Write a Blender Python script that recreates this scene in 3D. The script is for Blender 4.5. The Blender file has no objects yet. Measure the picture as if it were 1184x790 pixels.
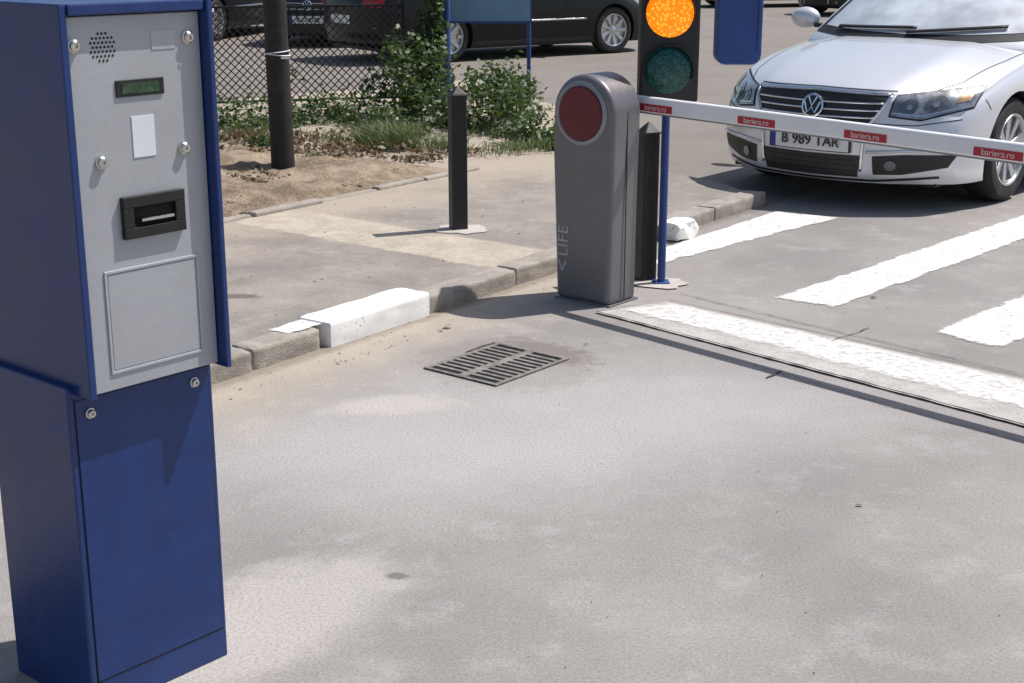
import bpy, bmesh, math, random
from mathutils import Vector, Matrix
from mathutils.bvhtree import BVHTree
from mathutils import noise as mn
random.seed(7)
R=math.radians
scene=bpy.context.scene
COL=scene.collection

# ---------------------------------------------------------------- node helper
class NM:
    def __init__(s,name):
        s.m=bpy.data.materials.new(name); s.m.use_nodes=True
        s.nt=s.m.node_tree; s.b=s.nt.nodes['Principled BSDF']; s.out=s.nt.nodes['Material Output']
        s.pos=None
    def n(s,t,**k):
        x=s.nt.nodes.new(t)
        for a,v in k.items(): setattr(x,a,v)
        return x
    def put(s,sock,v):
        if isinstance(v,bpy.types.NodeSocket): s.nt.links.new(v,sock)
        elif isinstance(v,tuple) and len(v)==3 and sock.type=='RGBA': sock.default_value=(*v,1)
        else: sock.default_value=v
    def P(s):
        if not s.pos: s.pos=s.n('ShaderNodeNewGeometry').outputs['Position']
        return s.pos
    def O(s): return s.n('ShaderNodeTexCoord').outputs['Object']
    def noise(s,scale,detail=4,rough=.6,vec=None,dist=0):
        x=s.n('ShaderNodeTexNoise'); x.inputs['Scale'].default_value=scale; x.inputs['Detail'].default_value=detail
        x.inputs['Roughness'].default_value=rough; x.inputs['Distortion'].default_value=dist
        s.put(x.inputs['Vector'],vec or s.P()); return x.outputs['Fac']
    def math(s,op,a,b=0.0,c=None,clamp=False):
        x=s.n('ShaderNodeMath',operation=op,use_clamp=clamp); s.put(x.inputs[0],a); s.put(x.inputs[1],b)
        if c is not None: s.put(x.inputs[2],c)
        return x.outputs[0]
    def mr(s,v,a,b,c=0.0,d=1.0):
        x=s.n('ShaderNodeMapRange',interpolation_type='SMOOTHSTEP'); s.put(x.inputs[0],v)
        for i,q in enumerate((a,b,c,d)): x.inputs[i+1].default_value=q
        return x.outputs[0]
    def mix(s,f,a,b,mode='MIX'):
        x=s.n('ShaderNodeMix',data_type='RGBA',blend_type=mode); s.put(x.inputs[0],f); s.put(x.inputs[6],a); s.put(x.inputs[7],b)
        return x.outputs[2]
    def vm(s,op,a,b=None):
        x=s.n('ShaderNodeVectorMath',operation=op); s.put(x.inputs[0],a)
        if b is not None: s.put(x.inputs[1],b)
        return x.outputs['Value'] if op in('LENGTH','DOT_PRODUCT') else x.outputs[0]
    def ell(s,cx,cy,rx,ry,ang,nz,soft=(1.25,.55),amp=.8):
        d=s.vm('SUBTRACT',s.P(),(cx,cy,0.0))
        r=s.n('ShaderNodeVectorRotate',rotation_type='Z_AXIS'); s.put(r.inputs['Vector'],d); r.inputs['Angle'].default_value=-R(ang)
        d=s.vm('MULTIPLY',r.outputs[0],(1/rx,1/ry,0.0))
        l=s.vm('LENGTH',d)
        l=s.math('ADD',l,s.math('MULTIPLY',s.math('SUBTRACT',nz,.5),amp*2))
        return s.mr(l,soft[0],soft[1])
    def line(s,px,py,nx,ny):
        return s.vm('DOT_PRODUCT',s.vm('SUBTRACT',s.P(),(px,py,0.0)),(nx,ny,0.0))
    def bump(s,h,strength=.4,dist=.01):
        x=s.n('ShaderNodeBump'); x.inputs['Strength'].default_value=strength; x.inputs['Distance'].default_value=dist
        s.put(x.inputs['Height'],h); s.nt.links.new(x.outputs[0],s.b.inputs['Normal'])
    def fin(s,color=None,rough=None,metal=None,**k):
        if color is not None: s.put(s.b.inputs['Base Color'],color)
        if rough is not None: s.put(s.b.inputs['Roughness'],rough)
        if metal is not None: s.put(s.b.inputs['Metallic'],metal)
        for a,v in k.items(): s.put(s.b.inputs[a.replace('_',' ')],v)
        return s.m

def simple(name,col,rough=.5,metal=0.0,var=.12,scale=14,dirt=0.0,bump=0.0,**k):
    m=NM(name); o=m.O()
    nz=m.noise(scale,3,.65,o)
    c=m.mix(m.mr(nz,.3,.75),tuple(x*(1-var) for x in col),tuple(min(1,x*(1+var)) for x in col))
    if dirt>0:
        d=m.mr(m.noise(scale*.35,4,.75,o),.5,.75)
        c=m.mix(m.math('MULTIPLY',d,dirt),c,(.28,.25,.21))
    r=m.mr(nz,.2,.8,max(0,rough-.07),min(1,rough+.08))
    if bump: m.bump(m.noise(scale*12,1,.6,o),bump,.004)
    return m.fin(c,r,metal,**k)

# ---------------------------------------------------------------- ground materials
K0=Vector((-1.12,5.04,0)); KD=Vector((.585,.811,0)).normalized(); KN=Vector((-KD.y,KD.x,0))
def asphalt():
    m=NM('asphalt_dusty')
    big=m.noise(.9,3,.62); mid=m.noise(4.2,5,.68); med2=m.noise(19,3,.75); fine=m.noise(110,2,.8)
    c=m.mix(m.mr(big,.32,.68),(.235,.216,.205),(.315,.290,.276))
    c=m.mix(m.math('MULTIPLY',m.mr(mid,.5,.70),.45),c,(.41,.385,.37))
    c=m.mix(m.math('MULTIPLY',m.mr(med2,.52,.72),.28),c,(.19,.172,.163))
    e=m.ell(.10,4.62,1.25,.68,20,mid,(1.4,.3),.5)
    c=m.mix(m.math('MULTIPLY',e,.6),c,(.46,.435,.42))
    e=m.ell(-.42,4.82,.26,.11,10,mid); c=m.mix(m.math('MULTIPLY',e,.5),c,(.52,.475,.43))
    e=m.ell(-.62,3.15,.24,.5,-40,mid); c=m.mix(m.math('MULTIPLY',e,.6),c,(.50,.465,.43))
    e=m.ell(-.30,3.42,.035,.022,0,med2); c=m.mix(m.math('MULTIPLY',e,.7),c,(.10,.09,.085))
    d=m.line(K0.x,K0.y,KN.x,KN.y)
    dn=m.math('ADD',d,m.math('MULTIPLY',m.math('SUBTRACT',mid,.5),.6))
    s1=m.mr(dn,-.62,-.02)
    al=m.line(K0.x+KD.x*2.9,K0.y+KD.y*2.9,KD.x,KD.y)
    s1=m.math('MULTIPLY',s1,m.mr(al,.3,-.6))
    c=m.mix(m.math('MULTIPLY',s1,.8),c,(.45,.385,.30))
    dn2=m.math('ADD',d,m.math('MULTIPLY',m.math('SUBTRACT',med2,.5),.08))
    c=m.mix(m.math('MULTIPLY',m.mr(dn2,-.09,-.02),.6),c,(.16,.13,.10))
    e=m.ell(.14,5.50,.27,.13,-45,med2,(1.2,.5),.9); c=m.mix(m.math('MULTIPLY',e,.7),c,(.14,.118,.10))
    e=m.ell(-.03,5.32,.36,.30,-45,med2,(1.2,.8),.7); c=m.mix(m.math('MULTIPLY',e,.35),c,(.20,.175,.15))
    c=m.mix(m.mr(fine,.38,.54,0.32,0.0),c,(.13,.118,.11))
    c=m.mix(m.mr(fine,.61,.71,0.0,.26),c,(.58,.55,.52))
    m.bump(m.math('ADD',fine,m.math('MULTIPLY',mid,.8)),.35,.005)
    return m.fin(c,.9)
def pavement():
    m=NM('pavement_asphalt')
    big=m.noise(1.6,4,.65); mid=m.noise(7,5,.7); fine=m.noise(110,2,.8)
    c=m.mix(m.mr(big,.35,.65),(.235,.207,.185),(.32,.283,.247))
    c=m.mix(m.math('MULTIPLY',m.mr(mid,.5,.68),.55),c,(.40,.35,.295))
    c=m.mix(m.math('MULTIPLY',m.mr(mid,.46,.32),.4),c,(.17,.148,.13))
    d=m.line(-1.58,7.83,KN.x,KN.y)
    dn=m.math('ADD',d,m.math('MULTIPLY',m.math('SUBTRACT',big,.5),1.5))
    c=m.mix(m.math('MULTIPLY',m.mr(dn,-1.0,-.05),.7),c,(.46,.38,.29))
    al=m.math('ABSOLUTE',m.math('ADD',m.line(-.66,7.42,.62,.785),m.math('MULTIPLY',m.math('SUBTRACT',mid,.5),.10)))
    t=m.mr(al,.26,.22)
    b=m.line(-.66,7.42,.785,-.62)
    t=m.math('MULTIPLY',t,m.mr(b,-1.05,-.98))
    c=m.mix(m.math('MULTIPLY',t,.9),c,m.mix(m.mr(mid,.3,.7),(.42,.355,.28),(.56,.49,.40)))
    e=m.ell(-1.2,6.12,.10,.05,-5,mid); c=m.mix(m.math('MULTIPLY',e,.8),c,(.09,.08,.07))  # small leaf shadow painted into the pavement colour as a dark ellipse
    c=m.mix(m.mr(fine,.42,.56,.35,0.0),c,(.12,.105,.09))
    m.bump(m.math('ADD',fine,mid),.45,.006)
    return m.fin(c,.9)
def soil():
    m=NM('soil'); mid=m.noise(6,4,.7); f=m.noise(60,2,.8); b=m.noise(1.7,3,.6)
    c=m.mix(m.mr(mid,.35,.65),(.17,.12,.08),(.34,.255,.175))
    c=m.mix(m.mr(b,.45,.6,0,.5),c,(.44,.35,.25))
    c=m.mix(m.mr(f,.55,.7,0,.7),c,(.06,.045,.032))
    m.bump(m.math('ADD',f,m.math('MULTIPLY',mid,2.0)),.9,.02); return m.fin(c,.95)
def concrete(name,a,b,sc=8,spot=.5):
    m=NM(name); n1=m.noise(sc,4,.7); n2=m.noise(sc*14,2,.7)
    c=m.mix(m.mr(n1,.3,.7),a,b); c=m.mix(m.mr(n1,.58,.7,0,.5),c,(.25,.21,.17)); c=m.mix(m.mr(n2,.58,.70,0,spot),c,tuple(x*.4 for x in a))
    m.bump(m.math('ADD',n1,n2),.6,.006); return m.fin(c,.9)
def whitepaint():
    m=NM('kerb_white_paint'); n1=m.noise(7,4,.7); n2=m.noise(55,3,.75)
    c=m.mix(m.mr(n1,.3,.7),(.76,.75,.73),(.87,.86,.84))
    c=m.mix(m.mr(m.math('ADD',m.math('MULTIPLY',n1,.5),m.math('MULTIPLY',n2,.5)),.585,.63,0,.85),c,(.30,.265,.22))
    return m.fin(c,.85)
def worn_paint(name,col,wear=.45,L=1.5,W=.25,amp=.07,soft=.018,base=.35):
    m=NM(name); uv=m.n('ShaderNodeUVMap').outputs[0]
    sp=m.n('ShaderNodeSeparateXYZ'); m.put(sp.inputs[0],uv)
    def e(x,l): return m.math('MULTIPLY',m.math('MINIMUM',x,m.math('SUBTRACT',1.0,x)),l)
    ed=m.math('MINIMUM',e(sp.outputs[0],L),e(sp.outputs[1],W))
    n1=m.noise(6,5,.7)
    ed=m.math('ADD',ed,m.math('MULTIPLY',m.math('SUBTRACT',n1,.5),amp))
    a=m.mr(ed,.0,soft)
    w=m.mr(m.noise(30,4,.8),wear-.1,wear+.12)
    al=m.math('MULTIPLY',a,m.math('ADD',m.math('MULTIPLY',w,1-base),base))
    c=m.mix(m.mr(n1,.35,.7),col,tuple(x*.8 for x in col))
    m.fin(c,.8)
    tr=m.n('ShaderNodeBsdfTransparent'); mx=m.n('ShaderNodeMixShader')
    m.put(mx.inputs[0],al); m.nt.links.new(tr.outputs[0],mx.inputs[1]); m.nt.links.new(m.b.outputs[0],mx.inputs[2])
    m.nt.links.new(mx.outputs[0],m.out.inputs['Surface']); return m.m

M={}
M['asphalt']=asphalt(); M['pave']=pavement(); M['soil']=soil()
M['kerb']=concrete('kerb_concrete',(.27,.24,.205),(.39,.35,.305),9)
M['kerbwhite']=whitepaint()
M['slab']=concrete('slab_concrete',(.38,.355,.33),(.50,.47,.445),6)
M['patch']=concrete('pale_concrete',(.42,.385,.34),(.54,.50,.45),8)
M['zebra']=worn_paint('worn_road_paint',(.84,.81,.76),.42,1.8,.27,.10,.02,.45)
M['white_strip']=worn_paint('worn_strip_paint',(.84,.81,.78),.47,3,.27,.14,.05,.45)
M['spill']=worn_paint('spilled_paint',(.84,.83,.81),.40,.4,.14,.12)
M['crack']=simple('crack_dark',(.06,.05,.045),.95)
M['blue']=simple('blue_powder_coat',(.0085,.035,.150),.34,.0,.10,9,.03,.12)
M['blue2']=simple('blue_pole_paint',(.014,.058,.23),.4,.0,.12,9,.05)
M['panel']=simple('silver_grey_panel',(.40,.41,.43),.42,.1,.04,6,.03,.1)
M['panel2']=simple('silver_grey_inset',(.43,.44,.46),.42,.1,.04,6,.03,.1)
M['groove']=simple('groove_dark',(.006,.009,.025),.8)
M['steel']=simple('steel',(.62,.60,.56),.25,1.0,.1,60)
M['blackpl']=simple('black_plastic',(.012,.012,.013),.42,0,.2,20,.05)
M['black']=simple('black_iron',(.010,.009,.010),.5,0,.2,12,.06,.1)
M['hole']=simple('deep_black',(.004,.004,.004),.9)
M['lcd']=simple('lcd_screen',(.03,.075,.035),.12,0,.5,70)
M['sticker']=simple('white_sticker',(.72,.73,.76),.5,0,.03)
M['bargrey']=simple('barrier_grey',(.165,.162,.17),.42,.35,.06,8,.04,.1)
M['ring']=simple('barrier_ring',(.26,.26,.28),.35,.3,.05,8)
M['reddisc']=simple('red_disc',(.115,.006,.014),.4,0,.12,20)
M['white']=simple('boom_white',(.80,.80,.81),.38,0,.03,5,.04)
M['red']=simple('red_label',(.42,.02,.03),.45,0,.06,30)
M['txtw']=simple('label_text_white',(.7,.6,.6),.5,0,.02)
M['txtg']=simple('label_text_grey',(.42,.42,.43),.5,0,.02)
M['bark']=simple('dark_pole_tar',(.020,.016,.015),.75,0,.4,10,.10,.4)
M['signblue']=simple('sign_pale_blue',(.15,.28,.42),.45,0,.08,6,.05)
M['iron']=simple('cast_iron_dusty',(.215,.195,.175),.8,.1,.35,25,.5,.4)
def lens(name,col,em):
    m=NM(name); v=m.n('ShaderNodeTexVoronoi'); v.inputs['Scale'].default_value=70; m.put(v.inputs['Vector'],m.O())
    f=m.mr(v.outputs['Distance'],.1,.6)
    c=m.mix(f,col,tuple(x*.4 for x in col)); m.fin(c,.25)
    if em>0:
        m.put(m.b.inputs['Emission Color'],m.mix(f,(1.0,.42,.02),(1.0,.16,.0))); m.b.inputs['Emission Strength'].default_value=em
    m.bump(v.outputs['Distance'],.5,.004); return m.m
M['amber']=lens('amber_lens_lit',(.9,.3,.01),1.3)
M['green']=lens('green_lens',(.005,.13,.115),0)
M['redlens']=lens('red_lens',(.16,.01,.01),0)
def leafmat(name,a,b,c3,tr=(.14,.22,.03)):
    m=NM(name); g=m.n('ShaderNodeNewGeometry').outputs['Random Per Island']
    c=m.mix(g,a,b); c=m.mix(m.mr(m.noise(3.5,2,.6),.5,.7,0,.8),c,c3)
    m.fin(c,.5)
    t=m.n('ShaderNodeBsdfTranslucent'); m.put(t.inputs[0],m.mix(.5,c,tr))
    mx=m.n('ShaderNodeMixShader'); mx.inputs[0].default_value=.28
    m.nt.links.new(m.b.outputs[0],mx.inputs[1]); m.nt.links.new(t.outputs[0],mx.inputs[2]); m.nt.links.new(mx.outputs[0],m.out.inputs['Surface']); return m.m
M['leaf']=leafmat('leaves_green',(.020,.048,.013),(.085,.135,.040),(.035,.062,.022))
M['grass']=leafmat('grass_green',(.10,.15,.05),(.24,.25,.12),(.15,.15,.07))
M['dry']=leafmat('dry_leaves',(.10,.06,.03),(.24,.17,.095),(.08,.05,.03),(.12,.08,.04))
def carpaint(name,col,metal,rough,coat=.8,spec=.5):
    m=NM(name)
    return m.fin(m.mix(m.noise(3,2,.6,m.O()),tuple(x*.96 for x in col),tuple(min(1,x*1.03) for x in col)),rough,metal,Coat_Weight=coat,Coat_Roughness=.05,Specular_IOR_Level=spec)
M['silver']=carpaint('silver_car_paint',(.68,.69,.73),.35,.36)
M['carblack']=carpaint('black_car_paint',(.005,.005,.007),.0,.3,.12,.3)
M['caryellow']=carpaint('yellow_car_paint',(.65,.38,.02),.0,.3)
M['cardark']=carpaint('dark_car_paint',(.010,.011,.017),.0,.3,.2,.3)
M['glass']=simple('car_glass',(.012,.015,.016),.06,0,.1,3,0,0,Coat_Weight=.4)
M['screen']=simple('windscreen_painted_reflection',(.72,.75,.78),.14,.3,.30,2.2,0,0,Coat_Weight=1.0)  # pale mottled base colour stands in for bright reflections on the glass
M['chrome']=simple('chrome',(.75,.76,.78),.12,1.0,.03)
M['lamp']=simple('headlamp_glass',(.27,.29,.32),.10,.5,.5,13,0,0,Coat_Weight=1.0)
M['lampdark']=simple('headlamp_reflector',(.12,.13,.15),.12,.6,.3,30,0,0,Coat_Weight=1.0)
M['tyre']=simple('tyre_rubber',(.018,.018,.018),.8,0,.2,20,.2)
M['rim']=simple('alloy_rim',(.55,.56,.58),.28,.9,.05)
M['plate']=simple('number_plate',(.72,.72,.70),.4,0,.03)
M['trim']=simple('black_trim',(.013,.013,.014),.5,0,.15,20,.04)
M['redlamp']=simple('tail_lamp',(.3,.01,.01),.15)
M['indic']=simple('indicator_amber',(.34,.22,.14),.2,.4)
M['euroblue']=simple('plate_blue',(.01,.03,.3),.4)

# ---------------------------------------------------------------- mesh helpers
def empty(name,loc=(0,0,0),rz=0):
    e=bpy.data.objects.new(name,None); COL.objects.link(e); e.location=loc; e.rotation_euler=(0,0,rz); e.empty_display_size=.2; return e
def mk(name,verts,faces,mat,parent=None,smooth=False,uv=None):
    me=bpy.data.meshes.new(name); me.from_pydata([tuple(v) for v in verts],[],faces)
    if mat: me.materials.append(mat)
    if uv:
        l=me.uv_layers.new(name='UVMap')
        for lp in me.loops: l.data[lp.index].uv=uv[lp.vertex_index]
    me.update()
    if smooth: me.shade_smooth()
    o=bpy.data.objects.new(name,me); COL.objects.link(o)
    if parent: o.parent=parent
    return o
def bevel(o,w,seg=2):
    b=o.modifiers.new('b','BEVEL'); b.width=w; b.segments=seg; b.limit_method='ANGLE'; b.angle_limit=R(40)
    return o
def boxv(x0,x1,y0,y1,z0,z1):
    return [(x0,y0,z0),(x1,y0,z0),(x1,y1,z0),(x0,y1,z0),(x0,y0,z1),(x1,y0,z1),(x1,y1,z1),(x0,y1,z1)]
BF=[(0,3,2,1),(4,5,6,7),(0,1,5,4),(1,2,6,5),(2,3,7,6),(3,0,4,7)]
def box(name,x,y,z,mat,parent=None,bv=0.0,seg=2):
    o=mk(name,boxv(*x,*y,*z),BF,mat,parent)
    if bv: bevel(o,bv,seg)
    return o
def lathe(name,prof,mat,parent=None,n=32,M4=None,smooth=True):
    vs=[];fs=[]
    for r,h in prof:
        for i in range(n):
            a=2*math.pi*i/n; vs.append(Vector((r*math.cos(a),r*math.sin(a),h)))
    for k in range(len(prof)-1):
        for i in range(n):
            j=(i+1)%n; fs.append((k*n+i,k*n+j,(k+1)*n+j,(k+1)*n+i))
    fs.append(tuple(range(n))[::-1]); fs.append(tuple((len(prof)-1)*n+i for i in range(n)))
    if M4: vs=[M4@v for v in vs]
    o=mk(name,vs,fs,mat,parent,smooth)
    if smooth: o.data.set_sharp_from_angle(angle=R(35))
    return o
def cyl(name,p0,p1,r,mat,parent=None,n=20,r2=None):
    p0=Vector(p0);p1=Vector(p1);d=p1-p0
    M4=Matrix.Translation(p0)@d.to_track_quat('Z','Y').to_matrix().to_4x4()
    return lathe(name,[(r,0),(r2 or r,d.length)],mat,parent,n,M4)
def join_boxes(name,blist,mat,parent=None,bv=0.0):
    vs=[];fs=[]
    for b in blist:
        k=len(vs); vs+=b; fs+=[tuple(k+i for i in f) for f in BF]
    o=mk(name,vs,fs,mat,parent)
    if bv: bevel(o,bv)
    return o
def text(name,s,size,mat,parent,M4,ext=.0006,align='CENTER',space=1.0):
    c=bpy.data.curves.new(name,'FONT'); c.body=s; c.size=size; c.extrude=ext; c.align_x=align; c.align_y='CENTER'; c.space_character=space
    c.materials.append(mat); o=bpy.data.objects.new(name,c); COL.objects.link(o); o.parent=parent; o.matrix_local=M4; return o
def quadsheet(name,pts,z,mat):
    a,b,c,d=[Vector((p[0],p[1],z)) for p in pts]
    return mk(name,[a,b,c,d],[(0,1,2,3)],mat,None,False,[(0,0),(1,0),(1,1),(0,1)])

# ---------------------------------------------------------------- ground
G=400
mk('ground',[(-G,-G,0),(G,-G,0),(G,G,0),(-G,G,0)],[(0,1,2,3)],M['asphalt'])
def K(t,n=0):
    v=K0+KD*t+KN*n; return (v.x,v.y)
SE=2.0
pp=[K(-9,.12),K(4.55,.12),K(4.75,.4),(0.55,10.3),(.45,13.3),(-.4,16.0),K(4,7),K(-9,7)]
vs=[(x,y,.074) for x,y in pp]+[(x,y,-.05) for x,y in pp]; n=len(pp)
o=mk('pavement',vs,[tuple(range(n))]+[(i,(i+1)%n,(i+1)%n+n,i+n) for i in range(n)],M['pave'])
vs=[];fs=[];nx,ny=110,60
for j in range(ny+1):
    for i in range(nx+1):
        t=-4+i*8.15/nx; w=SE+.04+j*3.2/ny
        x,y=K(t,w)
        e=min(1,min(j/4,(ny-j)/3,(nx-i)/4))
        h=.078+e*(.05+.07*mn.noise(Vector((x*1.3,y*1.3,0)))+.035*mn.noise(Vector((x*6,y*6,3)))+.018*mn.noise(Vector((x*15,y*15,7))))
        vs.append((x,y,max(.0775,h)))
for j in range(ny):
    for i in range(nx):
        a=j*(nx+1)+i; fs.append((a,a+1,a+nx+2,a+nx+1))
mk('soil_bed',vs,fs,M['soil'],None,True)
bl=[]
t=-4
while t<4.0:
    L=random.uniform(.45,.6); w=SE-.03+random.uniform(-.015,.015); h=.092+random.uniform(-.012,.008)
    c=[K(t,w),K(t+L-.012,w+random.uniform(-.012,.012)),K(t+L-.012,w+.07),K(t,w+.07)]
    bl.append([(x,y,.05) for x,y in c]+[(x,y,h) for x,y in c]); t+=L
join_boxes('bed_edging',bl,M['kerb'],None,.012)
def rough_stone(name,t0,t1,n0,n1,z1,mat,amp=.008,seed=0,z0=-.04,rnd=.02):
    bm=bmesh.new(); bmesh.ops.create_cube(bm,size=1)
    bmesh.ops.subdivide_edges(bm,edges=bm.edges[:],cuts=13,use_grid_fill=True)
    Lx,Ly,Lz=t1-t0,n1-n0,z1-z0
    for v in bm.verts:
        p=Vector((v.co.x*Lx,v.co.y*Ly,v.co.z*Lz))
        q=Vector((max(-Lx/2+rnd,min(Lx/2-rnd,p.x)),max(-Ly/2+rnd,min(Ly/2-rnd,p.y)),max(-Lz/2+rnd,min(Lz/2-rnd,p.z))))
        d=p-q
        if d.length>rnd: p=q+d.normalized()*rnd
        s=Vector((p.x+seed*7.3,p.y,p.z))
        k=mn.noise(s*9)*amp+mn.noise(s*28)*amp*.5
        edge=max(0,1-((Lz/2-p.z)+(Ly/2+p.y))/.05)
        ch=max(0,mn.noise(s*14+Vector((5,2,1))))*edge*amp*2.2
        if d.length>1e-5: p+=d.normalized()*k
        p.z-=ch; p.y+=ch
        w=K0+KD*(t0+Lx/2+p.x)+KN*(n0+Ly/2+p.y); v.co=Vector((w.x,w.y,z0+Lz/2+p.z))
    me=bpy.data.meshes.new(name); bm.to_mesh(me); bm.free()
    return me
def merged(name,meshes,mat):
    bm=bmesh.new()
    for me in meshes: bm.from_mesh(me)
    me=bpy.data.meshes.new(name); bm.to_mesh(me); bm.free(); me.materials.append(mat); me.shade_smooth(); me.set_sharp_from_angle(angle=R(40))
    o=bpy.data.objects.new(name,me); COL.objects.link(o); return o
def stones(name,t0,t1,L,mat,hh=.083,w=.13):
    ms=[];t=t0;i=0
    while t<t1-.05:
        l=min(L,t1-t); a=random.uniform(-.008,.008); i+=1
        ms.append(rough_stone('s',t+.004,t+l-.004,a,a+w,hh+random.uniform(-.006,.005),mat,.006,i+t0,-.04,.016)); t+=l
    return merged(name,ms,mat)
stones('kerb',-9,.62,.66,M['kerb'])
stones('kerb',1.29,4.6,.66,M['kerb'])
merged('painted_kerb_stone',[rough_stone('s',.65,1.285,-.015,.165,.104,M['kerbwhite'],.0045,3,-.04,.012)],M['kerbwhite'])
quadsheet('paint_spill',[K(.46,.03),K(.68,.03),K(.68,.15),K(.46,.15)],.0925,M['spill'])
bm=bmesh.new(); bmesh.ops.create_icosphere(bm,subdivisions=3,radius=1)
for v in bm.verts:
    q=v.co.copy(); k=1+.22*mn.noise(q*1.7)
    v.co=Vector((max(-.7,min(.7,q.x))*.13*k,max(-.7,min(.7,q.y))*.10*k,max(-.55,min(.55,q.z))*.085*k))
me=bpy.data.meshes.new('white_stone'); bm.to_mesh(me); bm.free(); me.materials.append(M['kerbwhite']); me.shade_smooth(); me.set_sharp_from_angle(angle=R(30))
o=bpy.data.objects.new('white_painted_stone',me); COL.objects.link(o); o.location=(.91,7.72,.055); o.rotation_euler=(0,0,R(50))

def ext(a,b,s): return (a[0]+(b[0]-a[0])*s,a[1]+(b[1]-a[1])*s)
lo0,lo1=(.37,6.11),(1.73,4.59); up0,up1=(.70,6.30),(1.91,5.12)
quadsheet('concrete_strip',[lo0,ext(lo0,lo1,2.6),ext(up0,up1,2.6),up0],.004,M['slab'])
pa0,pa1=(.46,6.14),(1.79,4.70); pb0,pb1=(.71,6.29),(1.91,5.09)
quadsheet('strip_paint',[pa0,ext(pa0,pa1,2.3),ext(pb0,pb1,2.3),pb0],.008,M['white_strip'])
def ribbon(name,pts,w,z,mat,jit=.0):
    vs=[];fs=[];P=[]
    for i in range(len(pts)-1):
        a=Vector(pts[i]);b=Vector(pts[i+1]); k=max(1,int((b-a).length/.04))
        for q in range(k): P.append(a.lerp(b,q/k))
    P.append(Vector(pts[-1]))
    for i,p in enumerate(P):
        d=(P[min(i+1,len(P)-1)]-P[max(i-1,0)]).normalized(); nn=Vector((-d.y,d.x))
        o=nn*random.uniform(-jit,jit); ww=w*random.uniform(.5,1.3)/2
        vs+= [(*(p+o+nn*ww),z),(*(p+o-nn*ww),z)]
    for i in range(len(P)-1): fs.append((2*i,2*i+1,2*i+3,2*i+2))
    return mk(name,vs,fs,mat)
ribbon('road_joint',[lo0,ext(lo0,lo1,2.6)],.012,.0095,M['crack'],.002)
ribbon('road_joint',[(up0[0]+.01,up0[1]+.01),ext(up0,up1,2.6)],.006,.0095,M['crack'],.003)
ribbon('road_crack',[(1.51,5.85),(1.36,5.70),(1.25,5.58),(1.18,5.50)],.006,.0055,M['crack'],.006)
ribbon('road_crack',[(1.03,5.23),(.99,5.18),(.95,5.14)],.009,.0055,M['crack'],.005)
ribbon('road_crack',[(.93,5.32),(1.30,4.84),(1.68,4.43),(2.6,3.4)],.004,.0055,M['crack'],.005)
ribbon('road_crack',[(.78,6.45),(1.39,5.76),(1.95,5.16),(3.2,3.8)],.005,.0055,M['crack'],.004)
for q in ([(.72,7.04),(1.92,8.30),(1.60,8.54),(.78,7.44)],
          [(1.43,6.18),(4.3,9.35),(4.10,9.58),(1.19,6.37)],
          [(1.97,5.53),(4.9,8.75),(4.70,8.97),(1.74,5.77)],
          [(2.75,4.83),(5.6,8.0),(5.40,8.20),(2.54,5.04)],):
    quadsheet('zebra_stripe',q,.004,M['zebra'])
for c,r in (((-.27,7.60),.13),((.70,6.66),.12)):
    vs=[];k=18; z=.0785 if c[0]<0 else .006
    for i in range(k):
        a=2*math.pi*i/k; rr=r*random.uniform(.8,1.12); vs.append((c[0]+rr*math.cos(a)*1.15,c[1]+rr*math.sin(a),z))
    mk('concrete_footing',vs,[tuple(range(k))],M['patch'])
vs=[];fs=[]
def chip(x,y,s,z=.006):
    k=len(vs);m=random.randint(4,6);a0=random.random()*6
    for i in range(m):
        a=a0+2*math.pi*i/m; r=s*random.uniform(.6,1.2); vs.append((x+r*math.cos(a)*random.choice((1,1.4)),y+r*math.sin(a)*.7,z+random.uniform(0,.004)))
    top=len(vs); vs.append((x,y,z+s*.4))
    for i in range(m): fs.append((k+i,k+(i+1)%m,top))
for x,y,s in ((1.01,3.89,.010),(1.655,6.38,.018),(-.28,5.85,.016),(-.3,5.8,.012),(.3,5.6,.01)): chip(x,y,s,.003)
for i in range(60): chip(random.uniform(-1.2,2.2),random.uniform(2.8,6.6),random.uniform(.0015,.0035),.001)
for i in range(160):
    t=random.uniform(-1,4.4); w=random.uniform(-.22,-.01); x,y=K(t,w); chip(x,y,random.uniform(.002,.007),.001)
for i in range(120):
    t=random.uniform(-1,4.0); w=random.uniform(.3,1.95); x,y=K(t,w); chip(x,y,random.uniform(.003,.009),.075)
mk('debris',vs,fs,M['dry'])

# ---------------------------------------------------------------- drain grate
L_=Vector((-.32,5.28));T_=Vector((-.02,5.65));R_=Vector((.19,5.32));B_=Vector((-.10,5.03))
gc=(L_+T_+R_+B_)/4; ang=math.atan2(T_.y-L_.y,T_.x-L_.x)
g=empty('drain_grate',(gc.x+.005,gc.y+.005,0),ang)
A,B=.225,.180
box('pit',(-A,A),(-B,B),(-.3,.0035),M['hole'],g)
bl=[boxv(-A,A,-B,-B+.018,.001,.008),boxv(-A,A,B-.018,B,.001,.008),boxv(-A,-A+.018,-B+.018,B-.018,.001,.0078),boxv(A-.018,A,-B+.018,B-.018,.001,.0078),boxv(-A+.018,A-.018,-.018,.018,.001,.0078)]
nb=11
for i in range(1,nb):
    x=-A+.018+(2*A-.036)*i/nb
    bl.append(boxv(x-.009,x+.009,-B+.018,-.018,.001,.0075)); bl.append(boxv(x-.009,x+.009,.018,B-.018,.001,.0075))
join_boxes('grating',bl,M['iron'],g,.002)
vs=[]
for i in range(20):
    a=2*math.pi*i/20; r=random.uniform(.65,1.15); vs.append((.14+.10*r*math.cos(a),B+.016+.016*r*math.sin(a),.0035))
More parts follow.
